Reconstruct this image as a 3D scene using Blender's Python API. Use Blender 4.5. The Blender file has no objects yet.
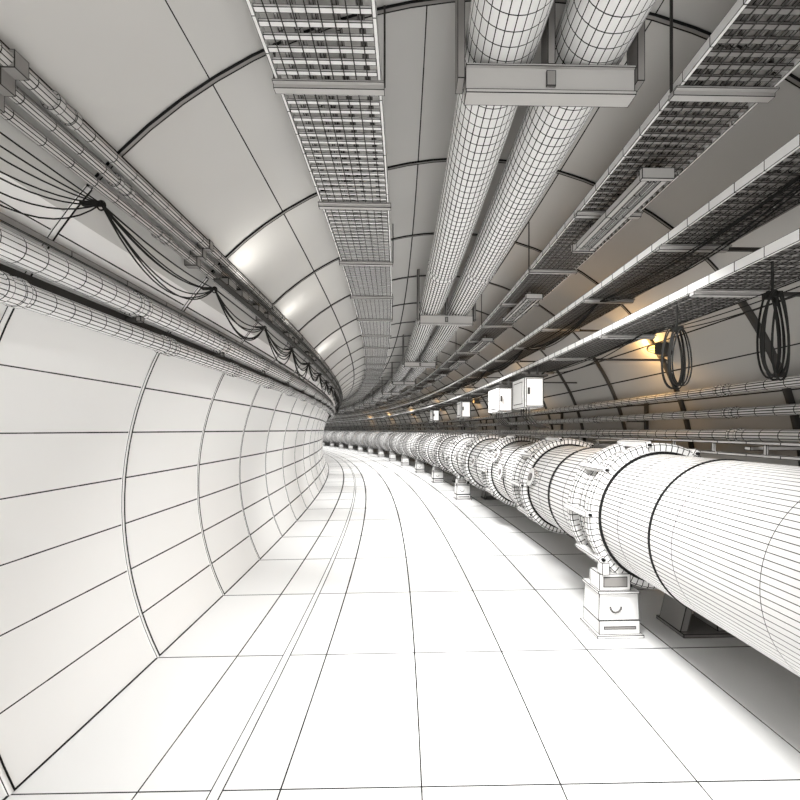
import bpy, math, random
from math import sin, cos, pi, sqrt, radians
from mathutils import Vector
random.seed(4)
K=181.3; H=1.23; R=65.75; SEND=44.0; SBEG=-3.5
F=420.0
LWK=0.0016
def P(s,a,b):
    u=a/K; th=s/R
    return Vector((-R+(R+u)*cos(th),(R+u)*sin(th),H+b/K))

# ---------------- materials ----------------
def mat(name,col,line=(0.012,0.011,0.010),rough=0.75,lines=True,noise=0.0,metal=0.0):
    m=bpy.data.materials.new(name); m.use_nodes=True
    nt=m.node_tree; N=nt.nodes; L=nt.links
    bs=N['Principled BSDF']; bs.inputs['Roughness'].default_value=rough
    bs.inputs['Metallic'].default_value=metal
    bs.inputs['Specular IOR Level'].default_value=0.2
    base=N.new('ShaderNodeRGB'); base.outputs[0].default_value=(*col,1)
    src=base.outputs[0]
    if noise>0:
        tc=N.new('ShaderNodeTexCoord'); nz=N.new('ShaderNodeTexNoise'); nz.inputs['Scale'].default_value=1.3
        nz.inputs['Detail'].default_value=3
        L.new(tc.outputs['Object'],nz.inputs['Vector'])
        mr=N.new('ShaderNodeMapRange'); mr.inputs['To Min'].default_value=1-noise; mr.inputs['To Max'].default_value=1.0
        L.new(nz.outputs['Fac'],mr.inputs['Value'])
        mx=N.new('ShaderNodeVectorMath'); mx.operation='SCALE'
        L.new(src,mx.inputs[0]); L.new(mr.outputs[0],mx.inputs['Scale']); src=mx.outputs[0]
    if lines:
        uv=N.new('ShaderNodeUVMap'); uv.uv_map='grid'
        at=N.new('ShaderNodeAttribute'); at.attribute_name='lw'
        s1=N.new('ShaderNodeSeparateXYZ'); s2=N.new('ShaderNodeSeparateXYZ')
        L.new(uv.outputs[0],s1.inputs[0]); L.new(at.outputs['Vector'],s2.inputs[0])
        outs=[]
        for k in (0,1):
            r=N.new('ShaderNodeMath'); r.operation='ROUND'; L.new(s1.outputs[k],r.inputs[0])
            d=N.new('ShaderNodeMath'); d.operation='SUBTRACT'; L.new(s1.outputs[k],d.inputs[0]); L.new(r.outputs[0],d.inputs[1])
            ab=N.new('ShaderNodeMath'); ab.operation='ABSOLUTE'; L.new(d.outputs[0],ab.inputs[0])
            lt=N.new('ShaderNodeMath'); lt.operation='LESS_THAN'; L.new(ab.outputs[0],lt.inputs[0]); L.new(s2.outputs[k],lt.inputs[1])
            outs.append(lt)
        mxx=N.new('ShaderNodeMath'); mxx.operation='MAXIMUM'
        L.new(outs[0].outputs[0],mxx.inputs[0]); L.new(outs[1].outputs[0],mxx.inputs[1])
        mix=N.new('ShaderNodeMix'); mix.data_type='RGBA'
        L.new(mxx.outputs[0],mix.inputs['Factor']); L.new(src,mix.inputs['A']); mix.inputs['B'].default_value=(*line,1)
        src=mix.outputs['Result']
    L.new(src,bs.inputs['Base Color'])
    return m
M_floor=mat('floor_white_grid',(0.90,0.90,0.895),noise=0.02)
M_wallL=mat('wall_left_white_grid',(0.88,0.87,0.855),noise=0.03)
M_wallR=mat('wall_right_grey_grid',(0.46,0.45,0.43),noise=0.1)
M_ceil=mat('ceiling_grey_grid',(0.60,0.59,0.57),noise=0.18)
M_pipe=mat('pipe_white_wire',(0.78,0.775,0.765))
M_steel=mat('steel_light_wire',(0.48,0.47,0.455))
M_mid=mat('steel_mid_wire',(0.26,0.25,0.24))
M_dark=mat('steel_dark',(0.05,0.048,0.045),lines=False)
M_black=mat('cable_black',(0.010,0.010,0.009),lines=False)
M_seam=mat('seam_black',(0.008,0.008,0.008),lines=False)
def emis(name,col,st):
    m=bpy.data.materials.new(name); m.use_nodes=True
    b=m.node_tree.nodes['Principled BSDF']; b.inputs['Base Color'].default_value=(*col,1)
    b.inputs['Emission Color'].default_value=(*col,1); b.inputs['Emission Strength'].default_value=st
    return m
M_bulb=emis('warm_bulb',(1.0,0.55,0.15),4)

# ---------------- builder ----------------
class B:
    def __init__(s): s.v=[];s.f=[];s.uv=[];s.m=[];s.sm=[];s.nl=[]
    def add(s,pts):
        i=len(s.v); s.v.extend([tuple(p) for p in pts]); return list(range(i,i+len(pts)))
    def face(s,idx,uvs,m=0,sm=False,nl=False):
        s.f.append(idx); s.uv.append(uvs); s.m.append(m); s.sm.append(sm); s.nl.append(nl)
    def grid(s,rows,us,vs,closed=False,m=0,sm=True,mf=None):
        ids=[s.add(r) for r in rows]; n=len(rows[0])
        for i in range(len(rows)-1):
            for j in range(n if closed else n-1):
                k=(j+1)%n
                s.face([ids[i][j],ids[i+1][j],ids[i+1][k],ids[i][k]],
                       [(us[i],vs[j]),(us[i+1],vs[j]),(us[i+1],vs[j+1]),(us[i],vs[j+1])], m if mf is None else mf[i],sm)
        return ids
    def cap(s,ids,m=0):
        s.face(list(ids),[(0.5,0.5)]*len(ids),m,False,True)
    def hexa(s,p,m=0):
        i=s.add(p)
        for q in ((0,1,2,3),(4,5,6,7),(0,1,5,4),(1,2,6,5),(2,3,7,6),(3,0,4,7)):
            s.face([i[k] for k in q],[(0,0),(1,0),(1,1),(0,1)],m,False)
    def box(s,s0,s1,a0,a1,b0,b1,m=0,tap=0.0,taps=0.0):
        s.hexa([P(s0,a0,b0),P(s0,a1,b0),P(s1,a1,b0),P(s1,a0,b0),
                P(s0+taps,a0+tap,b1),P(s0+taps,a1-tap,b1),P(s1-taps,a1-tap,b1),P(s1-taps,a0+tap,b1)],m)
    def lbox(s,s0,s1,a0,a1,b0,b1,m=0,ls=0.5,ds=0.4):
        n=max(1,int((s1-s0)/ds)); S=[s0+(s1-s0)*i/n for i in range(n+1)]
        rows=[[P(x,a0,b0),P(x,a1,b0),P(x,a1,b1),P(x,a0,b1)] for x in S]
        ids=s.grid(rows,[x/ls for x in S],[0,1,2,3,4],True,m,False)
        s.cap(ids[0],m); s.cap(ids[-1],m)
    def spipe(s,a,b,prof,n=24,ls=0.2,lv=None,m=0,mf=None,caps=True,us=None,sm=True):
        lv=lv or n
        rows=[[P(x,a+r*cos(2*pi*j/n),b+r*sin(2*pi*j/n)) for j in range(n)] for x,r in prof]
        us=us or [x/ls for x,_ in prof]
        ids=s.grid(rows,us,[j*lv/n for j in range(n+1)],True,m,sm,mf)
        if caps: s.cap(ids[0],m); s.cap(ids[-1],m)
    def wire(s,pts,r,n=5,m=0,ul=0.0,caps=False,rs=None):
        pts=[Vector(p) for p in pts]
        rows=[];us=[];L=0
        up=None
        for i,p in enumerate(pts):
            t=(pts[min(i+1,len(pts)-1)]-pts[max(i-1,0)]).normalized()
            if up is None:
                up=Vector((0,0,1)) if abs(t.z)<0.9 else Vector((1,0,0))
            x=t.cross(up).normalized(); y=x.cross(t).normalized(); up=y
            rr=rs[i] if rs else r
            rows.append([p+x*rr*cos(2*pi*j/n)+y*rr*sin(2*pi*j/n) for j in range(n)])
            if i: L+=(p-pts[i-1]).length
            us.append(L/ul if ul else float(i))
        ids=s.grid(rows,us,list(range(n+1)),True,m,True)
        if caps: s.cap(ids[0],m); s.cap(ids[-1],m)
    def done(s,name,mats,lw=1.0):
        me=bpy.data.meshes.new(name); me.from_pydata(s.v,[],s.f)
        for mm in mats: me.materials.append(mm)
        me.polygons.foreach_set('material_index',s.m); me.polygons.foreach_set('use_smooth',s.sm)
        uvl=me.uv_layers.new(name='grid'); flat=[]
        for u in s.uv:
            for c in u: flat.extend(c)
        uvl.data.foreach_set('uv',flat)
        at=me.attributes.new('lw','FLOAT_VECTOR','FACE'); out=[]
        for f,u,nl in zip(s.f,s.uv,s.nl):
            if nl or len(f)!=4: out.extend((0,0,0)); continue
            p=[s.v[i] for i in f]
            d=lambda A,Bb: sqrt((A[0]-Bb[0])**2+(A[1]-Bb[1])**2+(A[2]-Bb[2])**2)+1e-6
            lu=(d(p[0],p[1])+d(p[3],p[2]))/2; lv=(d(p[1],p[2])+d(p[0],p[3]))/2
            yy=(p[0][1]+p[2][1])/2; yy=min(max(yy,1.0),10.0)
            w=LWK*lw*yy**0.9
            du=abs(u[1][0]-u[0][0]); dv=abs(u[2][1]-u[1][1])
            out.extend((min(w*du/lu,0.2),min(w*dv/lv,0.2),0))
        at.data.foreach_set('vector',out)
        me.update()
        ob=bpy.data.objects.new(name,me); bpy.context.scene.collection.objects.link(ob)
        return ob
def srange(a,b,d):
    n=max(1,int(round((b-a)/d))); return [a+(b-a)*i/n for i in range(n+1)]

# ---------------- tunnel shell ----------------
CA,CB,CR=67.0,-73.0,346.0
D0=1.447; DL=0.8705
A0=math.degrees(math.asin(150/CR))
def wallpt(s,deg,r=CR): return P(s,CA+r*cos(radians(deg)),CB+r*sin(radians(deg)))
def wall_a(bb,side): return CA+side*sqrt(CR**2-(bb-CB)**2)
def shell(name,d0,d1,step,mt,lw=1.0,off=None):
    b=B(); S=srange(SBEG,SEND,0.29)
    n=max(2,int(round(abs(d1-d0)/2.5))); D=[d0+(d1-d0)*i/n for i in range(n+1)]
    rows=[[wallpt(x,dd) for dd in D] for x in S]
    o=d0 if off is None else off
    b.grid(rows,[(x-D0)/DL for x in S],[(dd-o)/step for dd in D],False,0,True)
    return b.done(name,[mt],lw)
shell('wall_left',180+A0,143.5,7.5,M_wallL,1.1,off=180+A0)
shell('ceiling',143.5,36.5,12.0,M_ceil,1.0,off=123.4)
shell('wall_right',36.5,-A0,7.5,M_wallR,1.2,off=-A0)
b=B(); S=srange(SBEG,SEND,0.29)
e0=CA-sqrt(CR**2-150**2); e1=CA+sqrt(CR**2-150**2)
AA=[e0]+[7+87.5*n for n in (-2,-1,0,1,2,3)]+[e1]
rows=[[P(x,a,-223) for a in AA] for x in S]
b.grid(rows,[(x-D0)/DL for x in S],[(a-7)/87.5 if i not in(0,) else -3 for i,a in enumerate(AA)],False,0,False)
b.done('floor',[M_floor],1.1)
b=B()
b.lbox(SBEG,SEND,-123,-116,-223,-222.6,0,ls=50)
b.done('floor_guide_strip',[M_floor],0.9)
b=B()
b.lbox(SBEG,SEND,-80.6,-79.9,-223,-222.6,0)
b.lbox(SBEG,SEND,-123.3,-122.7,-223,-222.5,0)
b.lbox(SBEG,SEND,-116.3,-115.7,-223,-222.5,0)
b.lbox(SBEG,SEND,e0-0.3,e0+0.5,-223,-222,0)
b.done('trim_1',[M_seam])
# ribs
b=B(); k=-5
while D0+k*DL<SEND:
    s=D0+k*DL
    for d0,d1,m,w,pr in ((180+A0,140,0,0.011,1.0),(140,36.5,1,0.008,1.2),(36.5,-A0,2,0.018,3.5)):
        g=(0.0034 if m==0 else .0016)*min(max(s,1),9)**.8
        n=24; D=[d0+(d1-d0)*i/n for i in range(n+1)]
        rows=[[wallpt(s-w,dd,CR+.5) for dd in D],[wallpt(s-w,dd,CR-pr) for dd in D],[wallpt(s+w,dd,CR-pr) for dd in D],[wallpt(s+w,dd,CR+.5) for dd in D]]
        b.grid(rows,[0,1,2,3],[0.5]*(n+1),False,m,True)
        if m<2:
            rows=[[wallpt(s+w,dd,CR-pr-.1) for dd in D],[wallpt(s+w+g,dd,CR-pr-.1) for dd in D],[wallpt(s+w+g,dd,CR) for dd in D]]
            b.grid(rows,[0,1,2],[0.5]*(n+1),False,3,True)
            rows=[[wallpt(s-w-g,dd,CR) for dd in D],[wallpt(s-w-g,dd,CR-pr-.1) for dd in D],[wallpt(s-w,dd,CR-pr-.1) for dd in D]]
            if m==1: b.grid(rows,[0,1,2],[0.5]*(n+1),False,3,True)
    k+=1
b.done('trim_2',[M_wallL,M_mid,M_dark,M_seam],1.0)

# ---------------- beam pipe ----------------
PA,PB,PR=275.0,-94.0,68.0
FL=[-0.2]+[2.62+1.31*i for i in range(31)]
b=B()
def lines_full(s0,s1,r,nn=96,lv=72,ls=0.55,m=0):
    b.spipe(PA,PB,[(x,r) for x in srange(s0,s1,0.2)],nn,ls,lv,m,caps=False)
def ringprof(c,hw,hgt):
    return [(c-hw,PR),(c-hw,PR+hgt-2),(c-hw*.6,PR+hgt),(c+hw*.6,PR+hgt),(c+hw,PR+hgt-2),(c+hw,PR)]
prev=-3.4
for i,f in enumerate(FL):
    near=abs(f)<9
    lv=96 if f<3 else 72 if f<6 else 48
    nn=96 if near else 48
    lines_full(prev,f-0.19,PR,nn,lv,ls=.45 if f<3 else .25)
    segs=[]
    segs+=[(f-.19,PR,1),(f-.19,PR+3,0),(f-.165,PR+3,1)]
    segs+=[(x,r,0) for x,r in ringprof(f-.13,.030,12)]; segs[-1]=(segs[-1][0],segs[-1][1],1)
    segs+=[(f-.094,PR,0)]
    for q in range(3):
        c=f-.085+q*.055; segs+=[(c,PR+1,0),(c+.012,PR+5,0),(c+.032,PR+5,0),(c+.045,PR+1,1)]
    segs+=[(f+.082,PR,0)]
    segs+=[(x,r,0) for x,r in ringprof(f+.12,.030,12)]; segs[-1]=(segs[-1][0],segs[-1][1],1)
    segs+=[(f+.156,PR,0),(f+.156,PR+3,0),(f+.19,PR+3,1),(f+.19,PR,1)]
    pr=[(x,r) for x,r,_ in segs]; mf=[q for _,_,q in segs]
    b.spipe(PA,PB,pr,nn,1,min(lv,72),0,mf=mf,us=[float(q) for q in range(len(pr))],caps=False,sm=False)
    prev=f+.19
lines_full(prev,SEND,PR,48,48)
for f in [1.96]+[x+0.65 for x in FL[1:]]:
    w=.006 if f<2 else .012
    b.spipe(PA,PB,[(f-w,PR-1),(f-w,PR+1.0),(f+w,PR+1.0),(f+w,PR-1)],64,1,64,1,caps=False)
for f in FL[:9]:
    for an in (100,140,60,20,178,215):
        an=radians(an)
        c0,s0_=cos(an),sin(an)
        def q8(x,rad,tan): return P(x,PA+rad*c0-tan*s0_,PB+rad*s0_+tan*c0)
        b.hexa([q8(f-.17,PR+8,-3),q8(f-.17,PR+8,3),q8(f+.155,PR+8,3),q8(f+.155,PR+8,-3),
                q8(f-.17,PR+15,-3),q8(f-.17,PR+15,3),q8(f+.155,PR+15,3),q8(f+.155,PR+15,-3)],0)
        b.spipe(PA+(PR+11)*c0,PB+(PR+11)*s0_,[(f-.185,1.8),(f-.17,1.8)],6,1,6,1)
for s0,an in ((3.6,165),(4.55,172),(4.9,150),(5.9,170),(7.2,170),(8.5,170)):
    an=radians(an); 
    pa=[P(s0,PA+r*cos(an),PB+r*sin(an)) for r in (PR-2,PR+6)]
    b.wire(pa,0.06,16,0,caps=True)
    pa=[P(s0,PA+r*cos(an),PB+r*sin(an)) for r in (PR+6,PR+9)]
    b.wire(pa,0.08,16,0,caps=True)
    pa=[P(s0,PA+r*cos(an),PB+r*sin(an)) for r in (PR+9,PR+11)]
    b.wire(pa,0.035,10,2,caps=True)
b.done('beam_pipe',[M_pipe,M_seam,M_mid],0.75)

# stands
def stand(s):
    b=B()
    b.box(s-.12,s+.12,203,254,-223,-220,0)
    b.box(s-.105,s+.105,206,251,-220,-205,0)
    b.box(s-.10,s+.10,206,251,-205,-176,0,tap=1,taps=.005)
    b.box(s-.11,s+.11,205,250,-176,-173,0)
    b.box(s-.10,s+.02,207,241,-173,-155,0)
    b.box(s-.105,s-.10,211,237,-169,-158,1)
    b.box(s+.02,s+.09,212,241,-173,-160,0)
    b.box(s-.12,s-.06,208,216,-155,-142,0)
    b.wire([P(s-.108,224+6*cos(t),-190-6*sin(t)) for t in [pi*q/8 for q in range(9)]],0.005,5,1)
    b.box(s-.11,s-.104,211,246,-214,-211,1)
    b.box(s-.13,s+.13,296,354,-223,-219,1)
    for x0,x1 in ((300,310),(342,336)):
        b.hexa([P(s-.1,x0-4,-219),P(s-.1,x0+4,-219),P(s+.1,x0+4,-219),P(s+.1,x0-4,-219),
                P(s-.1,x1-4,-178),P(s-.1,x1+4,-178),P(s+.1,x1+4,-178),P(s+.1,x1-4,-178)],1)
    b.box(s-.11,s+.11,300,346,-178,-172,1)
    b.box(s-.09,s+.09,304,342,-172,-152,1)
    b.box(s-.05,s+.05,247,304,-176,-168,1)
    b.done('pipe_support_stand',[M_pipe,M_mid])
for s in [0.1,2.55]+[7.35+2.35*i for i in range(13)]: stand(s)

# ---------------- overhead pipes ----------------
for a in (50,99):
    b=B()
    b.spipe(a,214,[(x,20.0) for x in srange(SBEG,SEND,0.25)],32,0.045,28,0)
    for s in srange(0.35,SEND-1,2.67):
        b.spipe(a,214,[(s-.03,19.8),(s-.03,20.8),(s+.03,20.8),(s+.03,19.8)],32,1,24,0,caps=False,us=[0,1,2,3])
    b.done('overhead_pipe',[M_pipe],0.85)
BR=[-1.42+2.67*i for i in range(17)]
for s in BR:
    b=B()
    b.box(s-.02,s+.02,29,120,180,194,0)
    b.box(s-.03,s+.02,29,120,178.5,180.5,0)
    b.box(s-.03,s+.04,29,120,193,194.0,0)
    b.box(s-.028,s-.02,72,77,183,191,1)
    for aa in (26.5,74.5,122.5):
        top=CB+sqrt(CR**2-(aa-CA)**2)
        b.box(s-.03,s+.03,aa-2.0,aa+2.0,186 if aa!=74.5 else 194,top+1,1)
    b.hexa([P(s+.02,45,184),P(s+.02,105,184),P(s+.08,105,189),P(s+.08,45,189),
            P(s+.02,45,192),P(s+.02,105,192),P(s+.08,105,192),P(s+.08,45,192)],1)  # invented wedge housing for the added fill light
    ob=b.done('pipe_hanger_bracket',[M_steel,M_mid])
    ld=bpy.data.lights.new('added_fill_light','AREA'); ld.shape='RECTANGLE'; ld.size=.5; ld.size_y=.1  # added fill light, turned away from camera, brightens floor and walls
    ld.energy=43 if s<14 else 30; ld.color=(1,.993,.98); ld.spread=radians(112)
    lo=bpy.data.objects.new('added_fill_light',ld); bpy.context.scene.collection.objects.link(lo)
    lo.location=P(s+.10,75,182); lo.rotation_euler=(radians(40),0,s/R); lo.parent=ob

# ---------------- cable trays ----------------
def tray(a0,a1,bb,s_first,sp,white,hang,lip=6,rung=0.042,cab=5,rm=0):
    b=B()
    b.lbox(SBEG,SEND,a0-1.2,a0+1.0,bb,bb+lip,0,ls=0.12)
    b.lbox(SBEG,SEND,a1-1.0,a1+1.2,bb,bb+lip,2 if white else 0,ls=0.3)
    s=-1.0
    while s<SEND-0.5:
        w=0.0085
        b.box(s-w,s+w,a0+1,a1-1,bb+.5,bb+2.0,rm)
        s+=rung*(1 if s<8 else 2 if s<20 else 4)
    nl=9
    for i in range(1,nl):
        a=a0+(a1-a0)*i/nl
        S=srange(-1,SEND,0.5)
        b.spipe(a,bb-.1,[(x,0.35) for x in S],5,1,5,1,caps=False,us=[0.5]*len(S))
    rnd=random.Random(int(a0*7+bb))
    for i in range(cab):
        a=a0+4+(a1-a0-8)*(i+.5)/cab; r=rnd.uniform(1.5,2.8); ph=rnd.uniform(0,6)
        pts=[P(x,a+2.0*sin(x*1.7+ph),bb+3.2+r+0.6*sin(x*2.3+ph)) for x in srange(-1,30,0.2)]
        b.wire(pts,r/K,6,3 if rnd.random()<.35 else 2,ul=0.15)
    s=s_first-sp*2; q=0
    while s<SEND-1:
        b.box(s-.012,s+.015,a0-3,a1+3,bb-3.5,bb-.2,3)
        b.box(s-.028,s+.015,a0-3,a1+3,bb-1.3,bb-.2,3)
        if hang==2 and q%2==0:
            for aa in (a0-3,a1+3):
                top=CB+sqrt(CR**2-(aa-CA)**2)
                b.box(s-.004,s+.004,aa-.6,aa+.6,bb-.2,top+1,1)
        if hang==1 and q%2==0:
            wa=wall_a(bb-2,1)
            b.box(s-.008,s+.008,a1+3,wa+1,bb-3.0,bb-.5,1)
        s+=sp; q+=1
    b.done('cable_tray',[M_pipe,M_dark,M_mid,M_steel],0.8)
tray(-81,-19,213,1.44,0.76,False,2,rm=0)
tray(158,213,201,1.36,0.76,False,2,cab=6,rm=2)
tray(206,258,150,1.86,0.76,True,1,lip=6.5,cab=6,rm=2)
tray(206,258,100,1.64,0.76,True,1,lip=6.5,cab=6,rm=2)

def drape(anch,a,bb,sags,r=0.004,var=3,hooks=True):
    b=B(); rnd=random.Random(int(a+bb))
    for i in range(len(anch)-1):
        s0,s1=anch[i],anch[i+1]
        rr=r*min(max((s0+s1)/2,1),6)**.5
        for sg in sags:
            sg2=sg*rnd.uniform(.7,1.25); o=rnd.uniform(-var,var); sk=rnd.uniform(-.15,.15)
            pts=[]
            for q in range(17):
                t=q/16; y=4*t*(1-t)
                pts.append(P(s0+(s1-s0)*(t+sk*t*(1-t)),a+o*y+rnd.uniform(-.1,.1),bb-sg2*y))
            b.wire(pts,rr,5,0)
        if hooks:
            b.box(s0-.01,s0+.01,a-12,a+1,bb-1,bb+1,0)
            b.wire([P(s0,a+2.5*cos(t),bb-1+3*sin(t)) for t in [2*pi*q/12 for q in range(13)]],0.003,5,0)
    b.done('draped_cable_run',[M_black])
ribS=[D0+DL*k for k in range(-3,24)]
drape(ribS,-190,139,(3,11,16,21,26,31,36),0.0024)
drape([1.1+0.76*2*k for k in range(-1,10)],222,148,(6,10,14,18,23),0.0022,4,False)
drape([0.8+0.76*2*k for k in range(-1,10)],240,98,(4,8,13),0.002,4,False)

# ---------------- left wall pipes ----------------
def wp(a,bb,r,ls=0.08,lv=16,coll=0.87,off=1.0,name='wall_pipe',m=M_pipe):
    b=B()
    b.spipe(a,bb,[(x,r) for x in srange(SBEG,SEND,0.25)],20,ls,lv,0)
    s=off
    while s<SEND-1:
        b.spipe(a,bb,[(s-.04,r-.2),(s-.04,r+1.3),(s-.02,r+1.3),(s-.02,r+.6),(s+.02,r+.6),(s+.02,r+1.3),(s+.04,r+1.3),(s+.04,r-.2)],20,1,lv,0,caps=False,us=list(range(8)),sm=False)
        s+=coll
    b.done(name,[m],0.8)
wp(-217,99,8.5)
wp(-223,77.5,7.4,off=1.3)
b=B()
b.lbox(SBEG,SEND,-217,-215,110,114,0,ls=0.3)
b.lbox(SBEG,SEND,-228,-224,86,91,1,ls=0.3)
for s in [D0+DL*k+0.43 for k in range(-3,40)]:
    b.box(s-.015,s+.015,-246,-216,86,89,1)
    b.box(s-.015,s+.015,-236,-214,108.5,110,1)
    b.box(s-.012,s+.012,-216,-212,86,90,0)
b.done('pipe_clamp_rail',[M_mid,M_dark])
for i,(a,bb) in enumerate([(-178,163),(-184,155.5),(-189,148),(-187,159)]):
    wp(a,bb,3.1 if i else 3.7,ls=0.1,lv=10,coll=2.2,off=1.2+.3*i,name='wall_conduit',m=M_steel)
b=B()
for s in [0.02+1.03*k for k in range(0,34)]:
    for bbx,aa in ((163,-178),(155.5,-184),(148,-189)):
        b.box(s-.02,s+.02,aa-7,aa+4.0,bbx-4.0,bbx+4.0,0)
for s in (2.3,2.5,2.8,3.0,3.6,3.8,4.5,4.7):
    b.box(s,s+.11,-184,-175,142,149,0); b.box(s+.03,s+.08,-184,-178,149,152,1)
b.lbox(2.2,SEND,-182,-176,140,142,1,ls=.3)
b.lbox(2.2,SEND,-176,-172,152,153.5,1,ls=.3)
ob=b.done('conduit_clamp',[M_mid,M_dark])
for s,e in ((2.45,.8),(3.5,.7),(5.2,.8),(0.6,.8)):
    ld=bpy.data.lights.new('conduit_uplight','AREA'); ld.size=.1; ld.energy=e; ld.color=(1,.98,.93)
    lo=bpy.data.objects.new('conduit_uplight',ld); bpy.context.scene.collection.objects.link(lo)
    lo.location=P(s,-158,148); lo.rotation_euler=(0,radians(180+22),0); lo.parent=ob
# ---------------- right wall pipes ----------------
for a,bb,r in ((366,46,5.5),(376,20,5.5),(382,-6,6.5),(372,-45,6)):
    wp(a,bb,r,ls=0.12,lv=12,coll=1.7,off=.9,name='wall_pipe',m=M_pipe)
b=B()
for s in [D0+DL*k+0.43 for k in range(-2,40,2)]:
    b.box(s-.012,s+.012,389,394,-110,55,0)
    for bb in (40.5,14.5,-12.5): b.box(s-.012,s+.012,360,394,bb-2,bb,0)
b.done('pipe_wall_bracket',[M_dark])
b=B()
b.lbox(SBEG,SEND,330,334,-14,-11,0,ls=.2); b.lbox(SBEG,SEND,330,334,-26,-23,0,ls=.2)
for s in srange(0,30,.35): b.box(s-.01,s+.01,331,333,-26,-11,0)
for s in srange(0.5,40,1.74):
    b.box(s-.02,s+.02,334,392,-20,-16,0)
b.done('wall_rail_ladder',[M_steel])

# ---------------- light fixtures (unlit twin-tube battens) ----------------
LS=[-2.9,-1.37,0.16]+[1.68+1.53*i for i in range(27)]
for i,s in enumerate(LS):
    b=B(); L=.66
    b.lbox(s,s+L,171,176,184,190,0,ls=.33,ds=.33); b.lbox(s,s+L,186,191,184,190,0,ls=.33,ds=.33)
    b.lbox(s,s+L,176,186,188,191,1,ls=.33,ds=.33)
    b.spipe(178.8,186,[(s+.01,1.7),(s+L-.01,1.7)],10,.1,8,0); b.spipe(183.2,186,[(s+.01,1.7),(s+L-.01,1.7)],10,.1,8,0)
    b.box(s-.02,s,169,193,183,191,0); b.box(s+L,s+L+.02,169,193,183,191,0)
    for q in (s+.1,s+L-.1): b.box(q-.01,q+.01,178,184,191,201,1)
    b.done('ceiling_light_fixture',[M_steel,M_mid])

# ---------------- warm wall lamps ----------------
for s in (3.1,5.75,8.8,12.0,16.0,20,24):
    b=B(); h=112
    wa=wall_a(h,1)
    b.box(s-.05,s+.05,wa-6,wa+3,h-10,h+10,0)
    b.wire([P(s,wa-5,h),P(s,wa-13,h)],0.03,12,0,caps=True)
    b.wire([P(s,wa-13,h),P(s,wa-15,h),P(s,wa-20,h-1),P(s,wa-24,h-1)],0.03,12,1,caps=True,rs=[.022,.028,.026,.012])
    for q in range(4):
        t=q*pi/4
        b.wire([P(s+.035*cos(t)*cos(w),wa-13-14*sin(w),h+6.5*sin(t)*cos(w)) for w in [pi*k/10 for k in range(0,11)]],0.0025,4,0)
    b.box(s-.07,s-.05,wa-22,wa-1,h-10,h+6,0)
    ob=b.done('wall_lamp',[M_dark,M_bulb])
    ld=bpy.data.lights.new('warm_light','POINT'); ld.energy=8.0 if s<4 else 4; ld.color=(1,.58,.2); ld.shadow_soft_size=.025
    lo=bpy.data.objects.new('warm_light',ld); bpy.context.scene.collection.objects.link(lo); lo.location=P(s+.12,wa-24,h+4); lo.parent=ob

# ---------------- cable coils ----------------
for s,top,bot in ((1.31,80,28),(1.77,81,32),(0.9,82,36)):
    b=B(); rnd=random.Random(int(s*100))
    for q in range(6):
        cx=208+rnd.uniform(-2,2); w=9.5+rnd.uniform(-3,1.5); h=(top-bot)/2+rnd.uniform(-4,1); cy=(top+bot)/2+rnd.uniform(-1,2); o=rnd.uniform(-.03,.03)
        b.wire([P(s+o+.02*cos(t),cx+w*cos(t)*(1-.18*sin(t)),cy+h*sin(t)) for t in [2*pi*k/32 for k in range(33)]],0.0032,5,0)
    b.wire([P(s,208,top-3),P(s,208,97)],0.004,6,0)
    b.box(s-.02,s+.02,205,211,top-4,top-1,0)
    b.done('cable_coil',[M_black])
# ---------------- junction boxes ----------------
for s,w,d in ((3.45,.34,15),(4.3,.4,14),(6.3,.3,14),(9.0,.3,14)):
    b=B(); x=182
    b.box(s,s+w,x,x+2*d,34,80,0)
    b.box(s-.015,s,x+2,x-2+2*d,36,78,0)
    b.box(s-.03,s-.015,x+4,x+7,54,64,1)
    b.box(s+.05,s+w-.05,x-1,x,40,74,0)
    b.box(s+.02,s+w-.02,x+2,x+2*d+8,82,85,1)
    for q in (s+.05,s+w-.08): b.box(q,q+.03,x+23,x+25,80,96.4,1)
    for q in range(4): b.wire([P(s+.05+.07*q,x+10,34),P(s+.05+.07*q,x+10,24),P(s+.1+.07*q,x+26,10),P(s+.3+.07*q,x+58,4)],.006,5,1)
    b.done('junction_box',[M_pipe,M_dark])

# ---------------- camera, world ----------------
cd=bpy.data.cameras.new('camera'); cam=bpy.data.objects.new('camera',cd); bpy.context.scene.collection.objects.link(cam)
cam.location=P(0,0,0); cam.rotation_euler=(pi/2,0,0)
cd.sensor_width=36; cd.lens=F/800*36; cd.shift_x=-15/800; cd.shift_y=30/800; cd.clip_start=.02; cd.clip_end=300
bpy.context.scene.camera=cam
w=bpy.data.worlds.new('world'); bpy.context.scene.world=w; w.use_nodes=True
w.node_tree.nodes['Background'].inputs[0].default_value=(1,.985,.965,1); w.node_tree.nodes['Background'].inputs[1].default_value=1.9
bpy.context.scene.view_settings.view_transform='Standard'
bpy.context.scene.view_settings.look='None'
